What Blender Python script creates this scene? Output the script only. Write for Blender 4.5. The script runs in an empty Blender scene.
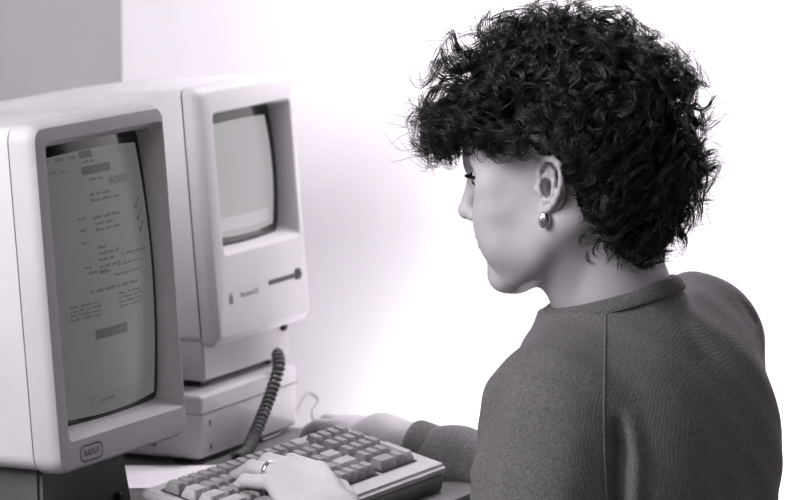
import bpy, bmesh, math, random
import numpy as np
from mathutils import Vector, Matrix, noise
from mathutils.bvhtree import BVHTree

sc = bpy.context.scene
COL = sc.collection
PI = math.pi
R = math.radians

# ------------------------------------------------------------------ camera
FPX, PITCH, CAMZ = 4000.0, R(7.7), 1.52
cam_d = bpy.data.cameras.new('camera')
cam = bpy.data.objects.new('camera', cam_d); COL.objects.link(cam)
cam.location = (0, 0, CAMZ); cam.rotation_euler = (R(90) - PITCH, 0, 0)
cam_d.sensor_width = 36; cam_d.lens = FPX / 800 * 36
cam_d.clip_start = .05; cam_d.clip_end = 50
cam_d.dof.use_dof = True; cam_d.dof.focus_distance = 4.08; cam_d.dof.aperture_fstop = 7.0
sc.camera = cam
CP, SP = math.cos(PITCH), math.sin(PITCH)
def ray(px, py):
    u = (px - 400) / FPX; v = (250 - py) / FPX
    return Vector((u, CP + v * SP, -SP + v * CP))
def onz(px, py, z):
    d = ray(px, py); t = (z - CAMZ) / d.z
    return Vector((0, 0, CAMZ)) + d * t
def atY(px, py, Y):
    d = ray(px, py); return Vector((0, 0, CAMZ)) + d * (Y / d.y)

# ------------------------------------------------------------------ materials
def lin(c): return c / 12.92 if c <= .04045 else ((c + .055) / 1.055) ** 2.4
def grey(v, tint=1.0):
    v = v / 255.
    return (lin(min(1, v * (1 + .006 * tint))), lin(v * (1 - .014 * tint)), lin(min(1, v * (1 + .009 * tint))), 1)
def mat(name, v, rough=.6, spec=.4, noise_amt=0, nscale=60, bump=0, bscale=200, metal=0, sss=0, tint=1.0, sheen=0):
    m = bpy.data.materials.new(name); m.use_nodes = True
    nt = m.node_tree; b = nt.nodes['Principled BSDF']
    b.inputs['Base Color'].default_value = grey(v, tint)
    b.inputs['Roughness'].default_value = rough
    b.inputs['Specular IOR Level'].default_value = spec
    b.inputs['Metallic'].default_value = metal
    if sss:
        b.inputs['Subsurface Weight'].default_value = sss
        b.inputs['Subsurface Radius'].default_value = (.006, .005, .006)
        b.inputs['Subsurface Scale'].default_value = 1
    if sheen:
        b.inputs['Sheen Weight'].default_value = sheen
        b.inputs['Sheen Roughness'].default_value = .5
    tc = nt.nodes.new('ShaderNodeTexCoord')
    if noise_amt:
        n = nt.nodes.new('ShaderNodeTexNoise'); n.inputs['Scale'].default_value = nscale; n.inputs['Detail'].default_value = 5
        nt.links.new(tc.outputs['Object'], n.inputs['Vector'])
        r = nt.nodes.new('ShaderNodeValToRGB')
        r.color_ramp.elements[0].position = .3; r.color_ramp.elements[1].position = .7
        r.color_ramp.elements[0].color = grey(max(0, v - noise_amt), tint); r.color_ramp.elements[1].color = grey(min(255, v + noise_amt), tint)
        nt.links.new(n.outputs['Fac'], r.inputs['Fac']); nt.links.new(r.outputs['Color'], b.inputs['Base Color'])
    if bump:
        n2 = nt.nodes.new('ShaderNodeTexNoise'); n2.inputs['Scale'].default_value = bscale; n2.inputs['Detail'].default_value = 4
        nt.links.new(tc.outputs['Object'], n2.inputs['Vector'])
        bp = nt.nodes.new('ShaderNodeBump'); bp.inputs['Strength'].default_value = bump; bp.inputs['Distance'].default_value = .001
        nt.links.new(n2.outputs['Fac'], bp.inputs['Height']); nt.links.new(bp.outputs['Normal'], b.inputs['Normal'])
    return m
def emis(name, v, strength=1.0, base=30, rough=.15, noise_amt=0):
    m = mat(name, base, .3, .25)
    b = m.node_tree.nodes['Principled BSDF']
    b.inputs['Emission Color'].default_value = grey(v); b.inputs['Emission Strength'].default_value = strength
    return m
M = dict(
    plastic=mat('beige_plastic', 200, .55, .35, 4, 12, .25, 900),
    plastic2=mat('platinum_plastic', 190, .55, .35, 4, 12, .25, 900),
    seam=mat('dark_seam', 60, .8, .1),
    dark=mat('dark_grey_plastic', 78, .5, .4, 5, 20, .2, 600),
    black=mat('black_plastic', 26, .4, .4),
    tube=mat('tube_edge', 14, .12, .6),
    screen1=emis('portrait_screen', 92, 1.0),
    screen2=emis('compact_screen', 160, 1.0),
    screen2b=emis('compact_screen_light_band', 178, 1.0),
    ink=emis('screen_ink', 58, 1.0, 20),
    ink2=emis('screen_faint_ink', 88, 1.0, 24),
    print_=mat('grey_print', 105, .6),
    key=mat('keycap', 132, .5, .4, 4, 40, .2, 900),
    key2=mat('keycap_light', 165, .5, .4, 4, 40),
    well=mat('key_well', 45, .7, .2),
    kb=mat('keyboard_case', 178, .5, .4, 4, 20, .2, 900),
    paper=mat('white_paper', 250, .8, .1),
    desk=mat('desk_laminate', 104, .55, .3, 8, 30, .1, 300),
    cord=mat('cord_rubber', 96, .55, .4),
    cord2=mat('thin_cable', 150, .55, .4),
    wallA=mat('shaded_wall_paint', 150, .9, .1, 3, 6, .15, 150),  # side turned from the light: its shade is put into the darker base colour
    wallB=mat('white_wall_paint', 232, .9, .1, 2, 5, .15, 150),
    floor=mat('floor_lino', 110, .6, .3, 8, 15),
    skin=mat('skin', 192, .5, .35, 4, 25, .10, 500, sss=.12, tint=1.3),
    nail=mat('nails', 205, .3, .5), lip=mat('lips', 138, .4, .4),
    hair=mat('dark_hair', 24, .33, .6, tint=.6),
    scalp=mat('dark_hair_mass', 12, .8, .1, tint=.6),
    eye=mat('eye_white', 215, .2, .5), iris=mat('iris', 30, .2, .5),
    silver=mat('polished_silver', 245, .22, .5, metal=1),
    trouser=mat('dark_trousers', 50, .9, .1), shoe=mat('dark_shoes', 30, .5, .3),
)
# knitted sweatshirt: fine vertical ribs plus fabric grain
def knit(name, v, scale=330, strength=.35):
    m = bpy.data.materials.new(name); m.use_nodes = True
    nt = m.node_tree; b = nt.nodes['Principled BSDF']
    b.inputs['Roughness'].default_value = .92; b.inputs['Specular IOR Level'].default_value = .15
    b.inputs['Sheen Weight'].default_value = .25; b.inputs['Sheen Roughness'].default_value = .4
    b.inputs['Sheen Tint'].default_value = grey(225)
    tc = nt.nodes.new('ShaderNodeTexCoord')
    w = nt.nodes.new('ShaderNodeTexWave'); w.inputs['Scale'].default_value = scale / 6.0; w.inputs['Distortion'].default_value = 1.2
    w.inputs['Detail'].default_value = 2; w.inputs['Detail Scale'].default_value = .4
    mp = nt.nodes.new('ShaderNodeMapping'); mp.inputs['Rotation'].default_value = (0, R(12), R(35))
    nt.links.new(tc.outputs['Object'], mp.inputs['Vector']); nt.links.new(mp.outputs['Vector'], w.inputs['Vector'])
    n = nt.nodes.new('ShaderNodeTexNoise'); n.inputs['Scale'].default_value = 420; n.inputs['Detail'].default_value = 3
    nt.links.new(tc.outputs['Object'], n.inputs['Vector'])
    r = nt.nodes.new('ShaderNodeValToRGB')
    r.color_ramp.elements[0].position = .3; r.color_ramp.elements[1].position = .72
    r.color_ramp.elements[0].color = grey(v - 14); r.color_ramp.elements[1].color = grey(v + 16)
    nt.links.new(n.outputs['Fac'], r.inputs['Fac']); nt.links.new(r.outputs['Color'], b.inputs['Base Color'])
    ad = nt.nodes.new('ShaderNodeMath'); ad.operation = 'ADD'
    ws = nt.nodes.new('ShaderNodeMath'); ws.operation = 'MULTIPLY'; ws.inputs[1].default_value = .35
    nt.links.new(w.outputs['Fac'], ws.inputs[0]); nt.links.new(ws.outputs[0], ad.inputs[0]); nt.links.new(n.outputs['Fac'], ad.inputs[1])
    bp = nt.nodes.new('ShaderNodeBump'); bp.inputs['Strength'].default_value = strength; bp.inputs['Distance'].default_value = .0012
    nt.links.new(ad.outputs[0], bp.inputs['Height']); nt.links.new(bp.outputs['Normal'], b.inputs['Normal'])
    return m
M['knit'] = knit('grey_sweatshirt_knit', 104, 900, .3)
M['rib'] = knit('ribbed_collar_knit', 104, 1500, .8)

# ------------------------------------------------------------------ object helpers
def link(name, me, material=None, parent=None, smooth=True):
    o = bpy.data.objects.new(name, me); COL.objects.link(o)
    if material is not None and len(me.materials) == 0: me.materials.append(material)
    if smooth and len(me.polygons): me.polygons.foreach_set('use_smooth', [True] * len(me.polygons))
    if parent: o.parent = parent
    return o
def from_bm(name, bm, material, parent=None, smooth=True, auto=None):
    bmesh.ops.recalc_face_normals(bm, faces=bm.faces)
    me = bpy.data.meshes.new(name)
    if auto is not None:
        for e in bm.edges:
            if len(e.link_faces) == 2 and e.calc_face_angle(0) > auto: e.smooth = False
    bm.to_mesh(me); bm.free()
    return link(name, me, material, parent, smooth)
def thing(name, label, cat, loc=(0, 0, 0), rz=0, group=None):
    o = bpy.data.objects.new(name, None); COL.objects.link(o)
    o.empty_display_size = .05
    o.location = loc; o.rotation_euler = (0, 0, rz); o['label'] = label; o['category'] = cat
    if group: o['group'] = group
    return o
def tag(o, label, cat): o['label'] = label; o['category'] = cat; return o
def add_box(bm, x0, x1, y0, y1, z0, z1, bev=0, seg=3, mtx=None):
    r = bmesh.ops.create_cube(bm, size=1)
    vs = r['verts']
    bmesh.ops.scale(bm, vec=(x1 - x0, y1 - y0, z1 - z0), verts=vs)
    bmesh.ops.translate(bm, vec=((x0 + x1) / 2, (y0 + y1) / 2, (z0 + z1) / 2), verts=vs)
    if bev:
        es = list({e for v in vs for e in v.link_edges})
        r2 = bmesh.ops.bevel(bm, geom=es, offset=bev, segments=seg, profile=.5, affect='EDGES')
        vs = list({v for f in r2['faces'] for v in f.verts} | {v for v in vs if v.is_valid})
    if mtx is not None: bmesh.ops.transform(bm, matrix=mtx, verts=vs)
    return vs
def rrect(cx, cz, w, h, r, y, n=6):
    pts = []
    r = min(r, w / 2 - 1e-5, h / 2 - 1e-5)
    for (sx, sz, a0) in ((1, 1, 0), (-1, 1, 90), (-1, -1, 180), (1, -1, 270)):
        for k in range(n + 1):
            a = R(a0 + 90 * k / n)
            pts.append((cx + sx * (w / 2 - r) + r * math.cos(a), y, cz + sz * (h / 2 - r) + r * math.sin(a)))
    return pts
def loft(bm, loops, cap0=False, cap1=False, shear=0, z0=0):
    rings = []
    for lp in loops:
        rings.append([bm.verts.new((p[0], p[1] + shear * (p[2] - z0), p[2])) for p in lp])
    for a, b in zip(rings, rings[1:]):
        n = len(a)
        for i in range(n):
            try: bm.faces.new((a[i], a[(i + 1) % n], b[(i + 1) % n], b[i]))
            except ValueError: pass
    if cap0: bm.faces.new(rings[0])
    if cap1: bm.faces.new(rings[-1])
    return rings
def tube(bm, pts, rad, sides=8, cap=True):
    pts = [Vector(p) for p in pts]; rings = []
    up = Vector((0, 0, 1)); prev = None
    for i, p in enumerate(pts):
        t = (pts[min(i + 1, len(pts) - 1)] - pts[max(i - 1, 0)]).normalized()
        if prev is None:
            a = t.cross(up) if abs(t.dot(up)) < .95 else t.cross(Vector((1, 0, 0)))
        else: a = prev - t * prev.dot(t)
        a.normalize(); prev = a; b = t.cross(a)
        r = rad[i] if hasattr(rad, '__len__') else rad
        rings.append([bm.verts.new(p + (a * math.cos(2 * PI * k / sides) + b * math.sin(2 * PI * k / sides)) * r) for k in range(sides)])
    for A, B in zip(rings, rings[1:]):
        for k in range(sides): bm.faces.new((A[k], A[(k + 1) % sides], B[(k + 1) % sides], B[k]))
    if cap: bm.faces.new(rings[0]); bm.faces.new(list(reversed(rings[-1])))
def catmull(pts, n=10):
    P = [Vector(p) for p in pts]; P = [P[0] * 2 - P[1]] + P + [P[-1] * 2 - P[-2]]
    out = []
    for i in range(1, len(P) - 2):
        for k in range(n):
            t = k / n; a, b, c, d = P[i - 1:i + 3]
            out.append(.5 * ((2 * b) + (c - a) * t + (2 * a - 5 * b + 4 * c - d) * t * t + (3 * b - a - 3 * c + d) * t ** 3))
    out.append(P[-2]); return out
def text_mesh(s, size):
    cu = bpy.data.curves.new('t', 'FONT'); cu.body = s; cu.size = size; cu.resolution_u = 2
    cu.align_x = 'CENTER'; cu.align_y = 'CENTER'; cu.offset = size * .015
    o = bpy.data.objects.new('t', cu); COL.objects.link(o)
    dg = bpy.context.evaluated_depsgraph_get(); dg.update()
    me = bpy.data.meshes.new_from_object(o.evaluated_get(dg))
    bpy.data.objects.remove(o); bpy.data.curves.remove(cu)
    return me
def add_text(bm, s, size, fn, stretch=1.0):
    """letters laid in x,z and mapped by fn(x,z)->point"""
    me = text_mesh(s, size)
    vs = [bm.verts.new(fn(v.co.x * stretch, v.co.y)) for v in me.vertices]
    for p in me.polygons:
        try: bm.faces.new([vs[i] for i in p.vertices])
        except ValueError: pass
    bpy.data.meshes.remove(me)

# ------------------------------------------------------------------ room
AW = R(64)
W = Vector((math.cos(AW), math.sin(AW), 0)); N = Vector((math.sin(AW), -math.cos(AW), 0))
corner = atY(122, 50, 5.05); corner.z = 0
def slab(name, origin, d, nrm, length, thick, h, material, z0=0, pre=0):
    bm = bmesh.new()
    pts = [origin - d * pre, origin + d * length, origin + d * length - nrm * thick, origin - d * pre - nrm * thick]
    lo = [bm.verts.new((p.x, p.y, z0)) for p in pts]; hi = [bm.verts.new((p.x, p.y, z0 + h)) for p in pts]
    bm.faces.new(lo); bm.faces.new(hi)
    for i in range(4): bm.faces.new((lo[i], lo[(i + 1) % 4], hi[(i + 1) % 4], hi[i]))
    o = from_bm(name, bm, material, smooth=False); o['kind'] = 'structure'; return o
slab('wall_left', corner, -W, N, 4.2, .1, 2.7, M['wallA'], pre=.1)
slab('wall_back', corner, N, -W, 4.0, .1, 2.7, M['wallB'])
fl = bmesh.new()
a = corner; pts = [a - N * .1 + W * .1, a + N * 4.0 + W * .1, a + N * 4.0 - W * 4.2, a - N * .1 - W * 4.2]
lo = [fl.verts.new((p.x, p.y, -.1)) for p in pts]; hi = [fl.verts.new((p.x, p.y, 0)) for p in pts]
fl.faces.new(lo); fl.faces.new(hi)
for i in range(4): fl.faces.new((lo[i], lo[(i + 1) % 4], hi[(i + 1) % 4], hi[i]))
f = from_bm('floor', fl, M['floor'], smooth=False); f['kind'] = 'structure'
slab('baseboard_left', corner + N * .012, -W, N, 4.2, .012, .09, M['wallB'])
slab('baseboard_back', corner - W * .012, N, -W, 4.0, .012, .09, M['wallB'])

# ------------------------------------------------------------------ desk
def wn(w, n, z=0):  # room coordinates -> world
    v = W * w + N * n; v.z = z; return v
def to_wn(v): return v.dot(W), v.dot(N)
cw, cn = to_wn(corner)
DZ = .69
kbBR = onz(337, 424, .752)
kw, kn = to_wn(kbBR)
d_w0, d_w1, d_n0, d_n1 = kw - 1.15, kw + .27, cn + .02, kn + .160
desk = thing('desk', 'grey laminate desk carrying the computers and keyboard', 'desk', wn((d_w0 + d_w1) / 2, (d_n0 + d_n1) / 2, 0), AW)
dl, dd = d_w1 - d_w0, d_n1 - d_n0
bm = bmesh.new(); add_box(bm, -dl / 2, dl / 2, -dd / 2, dd / 2, DZ - .028, DZ, .003, 2)
from_bm('desktop', bm, M['desk'], desk, auto=R(40))
for sx in (-1, 1):
    for sy in (-1, 1):
        bm = bmesh.new(); x = sx * (dl / 2 - .05); y = sy * (dd / 2 - .05)
        add_box(bm, x - .02, x + .02, y - .02, y + .02, 0, DZ - .028, .003, 2)
        from_bm('leg', bm, M['dark'], desk, auto=R(40))

# ------------------------------------------------------------------ full page display (left)
AM = R(64)
wm = Vector((math.cos(AM), math.sin(AM), 0)); nm = Vector((math.sin(AM), -math.cos(AM), 0))
FW, FH, FD = .260, .342, .36
fbl = atY(60, 478, 3.82)           # lower near corner of the face
fc = fbl + wm * (FW / 2)
fpd = thing('portrait_monitor', 'tall portrait monitor in the left foreground showing a page and menu on its dim screen', 'monitor', (fc.x, fc.y, DZ), AM)
zb = fbl.z - DZ
SH = math.tan(R(4.6))
def L2(x, y, z): return (x, y + SH * (z - zb), z)
cz = zb + FH / 2
# rear housing
bm = bmesh.new()
loft(bm, [rrect(0, cz, FW - .004, FH - .004, .016, .0300), rrect(0, cz, FW - .004, FH - .004, .016, .20),
          rrect(0, cz - .004, FW - .03, FH - .03, .02, .30), rrect(0, cz - .01, FW - .07, FH - .07, .02, FD)], False, True, SH, zb)
for v in bm.verts: v.co.z -= .085 * max(0, v.co.y - .05) * max(0, v.co.z - zb) / FH
from_bm('rear_housing', bm, M['plastic'], fpd, auto=R(50))
bm = bmesh.new()
loft(bm, [rrect(0, cz, FW - .010, FH - .010, .014, .026), rrect(0, cz, FW - .010, FH - .010, .014, .033)], False, False, SH, zb)
from_bm('housing_seam', bm, M['seam'], fpd, auto=R(50))
# front bezel with sloping recess
ow, oh, oz, ox = .222, .282, cz + .0065, .0085
bm = bmesh.new()
loft(bm, [rrect(0, cz, FW - .012, FH - .012, .014, .029), rrect(0, cz, FW - .002, FH - .002, .017, .0283), rrect(0, cz, FW, FH, .018, .027), rrect(0, cz, FW, FH, .018, .010),
          rrect(0, cz, FW - .003, FH - .003, .017, .004), rrect(0, cz, FW - .009, FH - .009, .014, .0005), rrect(0, cz, FW - .014, FH - .014, .012, 0),
          rrect(ox, oz, ow + .010, oh + .012, .008, 0), rrect(ox, oz, ow + .010, oh + .010, .008, .001),
          rrect(ox, oz, ow + .001, oh + .001, .008, .010), rrect(ox, oz, ow - .002, oh - .002, .008, .012), rrect(ox, oz, ow - .006, oh - .006, .010, .032)], False, False, SH, zb)
from_bm('front_bezel', bm, M['plastic2'], fpd, auto=R(35))
# curved glass
def glass1(x, z, off=0):
    u = (x - ox) / (ow / 2); v = (z - oz) / (oh / 2)
    return L2(x, .0115 + .0085 * u * u + .009 * v * v - off, z)
def grid_surface(bm, fx, x0, x1, z0, z1, nx=24, nz=28, off=0, rnd=0):
    vs = [[bm.verts.new(fx(x0 + (x1 - x0) * i / nx, z0 + (z1 - z0) * j / nz, off)) for j in range(nz + 1)] for i in range(nx + 1)]
    for i in range(nx):
        for j in range(nz): bm.faces.new((vs[i][j], vs[i + 1][j], vs[i + 1][j + 1], vs[i][j + 1]))
bm = bmesh.new(); grid_surface(bm, glass1, ox - ow / 2 + .001, ox + ow / 2 - .001, oz - oh / 2 + .001, oz + oh / 2 - .001)
pt = from_bm('picture_tube', bm, M['tube'], fpd)
def rounded_screen(bm, fx, cx, cz_, w, h, bulge, off):
    """barrel shaped picture with bowed edges"""
    nx, nz = 24, 30; vs = []
    for i in range(nx + 1):
        row = []
        for j in range(nz + 1):
            u = -1 + 2 * i / nx; v = -1 + 2 * j / nz
            x = cx + u * (w / 2) * (1 - bulge * v * v); z = cz_ + v * (h / 2) * (1 - bulge * u * u)
            row.append(bm.verts.new(fx(x, z, off)))
        vs.append(row)
    for i in range(nx):
        for j in range(nz): bm.faces.new((vs[i][j], vs[i + 1][j], vs[i + 1][j + 1], vs[i][j + 1]))
sw, sh = .205, .264
bm = bmesh.new(); rounded_screen(bm, glass1, ox - .001, oz - .003, sw, sh, .03, .0006)
scr = from_bm('screen', bm, M['screen1'], fpd)
scr['label'] = 'dim grey glass screen with a page and an open menu'
rnd = random.Random(4)
def ui(u, v):   # 0..1 from the left and from the top of the picture
    return ox - .001 - sw / 2 + u * sw, oz - .003 + sh / 2 - v * sh
def bar(bm, u0, v0, u1, v1, off=.0011):
    n = max(1, int(abs(u1 - u0) * 14)); m_ = max(1, int(abs(v1 - v0) * 16))
    vs = [[bm.verts.new(glass1(*ui(u0 + (u1 - u0) * i / n, v0 + (v1 - v0) * j / m_), off)) for j in range(m_ + 1)] for i in range(n + 1)]
    for i in range(n):
        for j in range(m_): bm.faces.new((vs[i][j], vs[i + 1][j], vs[i + 1][j + 1], vs[i][j + 1]))
def greek(bm, u, v, length, h=.011, words=None):
    """a line of type too small to read"""
    x = u
    while x < u + length:
        n = rnd.randint(2, 6)
        for k in range(n):
            if x > u + length: break
            c = rnd.random(); hh = h * (1 if c > .7 else .68)
            bar(bm, x, v - hh, x + .011, v, .0011); x += .0165
        x += .018
bm = bmesh.new(); bf = bmesh.new()
bar(bf, .02, .030, .97, .0335)
for u, l in ((.05, .08), (.17, .08), (.29, .07)): greek(bm, u, .026, l, .013)
bar(bm, .385, .004, .50, .033)
bar(bf, .04, .055, .34, .0575); bar(bf, .04, .072, .34, .0745); greek(bm, .06, .069, .20, .008)
bar(bm, .385, .062, .66, .094)                      # highlighted menu entry
greek(bm, .41, .050, .10); greek(bm, .44, .118, .12)
for v, u, l in ((.175, .42, .20), (.197, .43, .27), (.262, .43, .27), (.285, .44, .20), (.308, .44, .22), (.375, .44, .08), (.398, .44, .20), (.422, .44, .14),
                (.448, .44, .20), (.47, .44, .10)): greek(bm, u, v, l, .012)
for v in (.255, .30, .345, .44): greek(bm, .30, v, .06, .010)
def place_txt(u, v):
    x0, z0 = ui(u, v)
    return lambda x, z: glass1(x0 + x, z0 + z, .0013)
add_text(bm, 'WORDS', .0105, place_txt(.72, .135), 1.05)
for (u, v) in ((.86, .245), (.87, .290), (.88, .335)):
    for k in range(3): bar(bm, u + .004 * k, v + .004 * k, u + .014 + .004 * k, v + .008 + .004 * k)
    for k in range(5): bar(bm, u + .018 + .008 * k, v + .002 - .007 * k, u + .028 + .008 * k, v + .010 - .007 * k)
    bar(bm, u + .085, v + .004, u + .1, v + .01)
for k in range(26): bar(bf, .065 + .001 * k, .20 + k * .0135, .105 + .001 * k, .206 + k * .0135)
for (a0, b0, a1, b1) in ((.12, .10, .125, .90), (.36, .10, .364, .50), (.69, .10, .694, .50), (.12, .10, .36, .103), (.16, .15, .30, .152), (.12, .40, .36, .402)): bar(bf, a0, b0, a1, b1)
greek(bm, .66, .42, .28, .010); greek(bm, .62, .455, .25, .010); greek(bm, .33, .462, .2, .010); greek(bm, .58, .49, .28, .009)
greek(bm, .34, .535, .46, .013)
for k in range(4): greek(bm, .16, .575 + k * .016, .26, .010); 
for k in range(4): greek(bm, .60, .565 + k * .016, .24, .009)
bar(bm, .36, .675, .67, .712)
for (u, v, l) in ((.50, .80, .14), (.54, .85, .10), (.50, .87, .15)): greek(bf, u, v, l, .010)
bar(bf, .06, .925, .93, .929); bar(bf, .06, .955, .93, .962); greek(bm, .4, .951, .15, .010); bar(bf, .30, .93, .34, .955); bar(bf, .62, .93, .65, .955)
from_bm('screen_text', bm, M['ink'], scr, smooth=False)
from_bm('window_lines', bf, M['ink2'], scr, smooth=False)
bm = bmesh.new(); add_text(bm, 'Word Processor Page', .0052, lambda x, z: (0, 0, 0)) if False else None; bm.free()
# maker's badge
bx0, bz0 = -FW / 2 + .062, zb + .0155
def ring_badge(bm, w, h, t, y0):
    A = rrect(bx0, bz0, w, h, h / 2, y0, 8); B = rrect(bx0, bz0, w - t, h - t, (h - t) / 2, y0, 8)
    va = [bm.verts.new(L2(*p)) for p in A]; vb = [bm.verts.new(L2(*p)) for p in B]
    n = len(va)
    for i in range(n): bm.faces.new((va[i], va[(i + 1) % n], vb[(i + 1) % n], vb[i]))
bm = bmesh.new(); ring_badge(bm, .044, .0165, .0028, -.0008)
add_text(bm, 'RADIUS', .0085, lambda x, z: L2(bx0 + x, -.0008, bz0 + z), .98)
from_bm('badge', bm, M['black'], fpd, smooth=False)['label'] = 'oval black outlined badge reading RADIUS'
# foot
bm = bmesh.new()
def quadbox(bm, x0, x1, y0, y1, z0, X0, X1, Y0, Y1, z1):
    lo = [bm.verts.new(p) for p in ((x0, y0, z0), (x1, y0, z0), (x1, y1, z0), (x0, y1, z0))]
    hi = [bm.verts.new(p) for p in ((X0, Y0, z1), (X1, Y0, z1), (X1, Y1, z1), (X0, Y1, z1))]
    bm.faces.new(lo); bm.faces.new(hi)
    for i in range(4): bm.faces.new((lo[i], lo[(i + 1) % 4], hi[(i + 1) % 4], hi[i]))
quadbox(bm, -.115, .068, .030, .25, .018, -.105, .054, .038, .24, zb + .012)
bmesh.ops.bevel(bm, geom=list(bm.edges), offset=.004, segments=2, affect='EDGES')
from_bm('foot', bm, M['dark'], fpd, auto=R(40))
bm = bmesh.new(); add_box(bm, -.125, .080, .02, .27, 0, .018, .003, 2)
add_box(bm, .030, .036, .026, .040, .036, .044, .001, 1)
from_bm('base_plate', bm, M['black'], fpd, auto=R(40))

# ------------------------------------------------------------------ hard disk box under the compact computer
AM = R(65.6); wm = Vector((math.cos(AM), math.sin(AM), 0)); nm = Vector((math.sin(AM), -math.cos(AM), 0))
hb = onz(201, 466, DZ)
MW = .244
dc = hb + wm * (MW / 2)
drive = thing('external_disk_drive', 'flat grey disk drive box underneath the compact computer', 'disk drive', (dc.x, dc.y, DZ), AM)
DH, DDp = .078, .27
bm = bmesh.new()
loft(bm, [rrect(0, .006 + (DH - .006) / 2, MW - .008, DH - .012, .004, 0), rrect(0, .006 + (DH - .006) / 2, MW - .002, DH - .008, .005, .002),
          rrect(0, .006 + (DH - .006) / 2, MW, DH - .006, .006, .006), rrect(0, .006 + (DH - .006) / 2, MW, DH - .006, .006, DDp)], True, True)
from_bm('case', bm, M['plastic2'], drive, auto=R(35))
bm = bmesh.new()
add_box(bm, -MW / 2 - .0004, MW / 2 + .0004, -.0006, .02, .0565, .0575)
for (x, z) in ((-.10, .045), (-.098, .018)): add_box(bm, x - .0015, x + .0015, -.0008, .003, z - .003, z + .003)
from_bm('front_groove', bm, M['print_'], drive, smooth=False)
bm = bmesh.new()
for z in (.018, .032): add_box(bm, -MW / 2 - .0006, -MW / 2 + .002, .055, .14, z, z + .004)
from_bm('vent_slot', bm, M['print_'], drive, smooth=False)
for (x, y) in ((-.1, .03), (.1, .03), (-.1, .24), (.1, .24)):
    bm = bmesh.new(); add_box(bm, x - .01, x + .01, y - .01, y + .01, 0, .008)
    from_bm('rubber_foot', bm, M['black'], drive, smooth=False)

# ------------------------------------------------------------------ compact computer
MW = .242
mbl = atY(219, 349, hb.y + .03)
CH = mbl.z - DZ - DH; SH2 = math.tan(R(4.8)); fy = -.018
mloc = mbl + wm * (MW / 2) + nm * (fy + SH2 * CH)
mac = thing('compact_computer', 'beige compact computer with small built-in screen and floppy slot, standing on the disk drive', 'computer', (mloc.x, mloc.y, DZ + DH), AM)
ztop = 1.52 - (86 + 290) / 4000 * 4.33 - (DZ + DH)
MH = CH + .289
fcz = (MH + CH) / 2; fh = MH - CH
sargs = dict(shear=SH2, z0=0)
bm = bmesh.new()
# base (recessed), feet level
loft(bm, [rrect(-.004, .043, MW - .030, .066, .004, .008), rrect(-.004, .043, MW - .024, .070, .004, .011), rrect(-.004, .043, MW - .024, .070, .004, .235)], True, True, SH2 * .5, 0)
from_bm('base', bm, M['plastic2'], mac, auto=R(35))
for (x, y) in ((-.09, .03), (.085, .03), (-.09, .2), (.085, .2)):
    bm = bmesh.new(); add_box(bm, x - .01, x + .01, y - .01, y + .01, 0, .009)
    from_bm('foot_pad', bm, M['black'], mac, smooth=False)
# rear housing
bm = bmesh.new()
loft(bm, [rrect(0, fcz + .002, MW - .004, fh - .008, .008, fy + .0232), rrect(0, fcz + .002, MW - .004, fh - .008, .008, fy + .20), rrect(0, fcz + .008, MW - .02, fh - .03, .012, fy + .27)], False, True, **sargs)
for v in bm.verts: v.co.z -= .085 * max(0, v.co.y - .03) * max(0, v.co.z) / MH
from_bm('rear_housing', bm, M['plastic'], mac, auto=R(45))
bm = bmesh.new()
loft(bm, [rrect(0, fcz + .001, MW - .008, fh - .01, .008, fy + .018), rrect(0, fcz + .001, MW - .008, fh - .01, .008, fy + .026)], False, False, **sargs)
from_bm('housing_seam', bm, M['seam'], mac, auto=R(45))
# front bezel
mo_w, mo_h = .192, .157
mox, moz = .0065, MH - .031 - mo_h / 2
bm = bmesh.new()
loft(bm, [rrect(0, fcz, MW - .010, fh - .010, .007, fy + .0215), rrect(0, fcz, MW, fh, .009, fy + .0205), rrect(0, fcz, MW, fh, .009, fy + .012),
          rrect(0, fcz, MW - .002, fh - .002, .009, fy + .008), rrect(0, fcz + .002, MW - .012, fh - .015, .008, fy + .001), rrect(0, fcz + .002, MW - .016, fh - .019, .008, fy),
          rrect(mox, moz, mo_w + .004, mo_h + .004, .007, fy), rrect(mox, moz, mo_w, mo_h, .006, fy + .002),
          rrect(mox, moz, mo_w - .008, mo_h - .006, .008, fy + .016), rrect(mox, moz, mo_w - .010, mo_h - .008, .010, fy + .030)], False, False, **sargs)
from_bm('front_bezel', bm, M['plastic2'], mac, auto=R(35))
def glass2(x, z, off=0):
    u = (x - mox) / (mo_w / 2); v = (z - moz) / (mo_h / 2)
    return (x, fy + .014 + .008 * u * u + .006 * v * v - off + SH2 * z, z)
bm = bmesh.new(); grid_surface(bm, glass2, mox - mo_w / 2 + .002, mox + mo_w / 2 - .002, moz - mo_h / 2 + .001, moz + mo_h / 2 - .001)
from_bm('picture_tube', bm, M['tube'], mac)
bm = bmesh.new(); rounded_screen(bm, glass2, mox - .006, moz - .001, .163, .130, .035, .0006)
s2 = from_bm('screen', bm, M['screen2'], mac); s2['label'] = 'pale grey glowing screen with a lighter strip'
bm = bmesh.new()
def bar2(bm, x0, z0, x1, z1, off=.0011):
    n = max(2, int(abs(x1 - x0) / .008))
    vs = [[bm.verts.new(glass2(x0 + (x1 - x0) * i / n, z0 + (z1 - z0) * j / 2, off)) for j in range(3)] for i in range(n + 1)]
    for i in range(n):
        for j in range(2): bm.faces.new((vs[i][j], vs[i + 1][j], vs[i + 1][j + 1], vs[i][j + 1]))
bar2(bm, mox - .074, moz - .058, mox + .058, moz - .043)
from_bm('light_strip', bm, M['screen2b'], s2)
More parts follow.
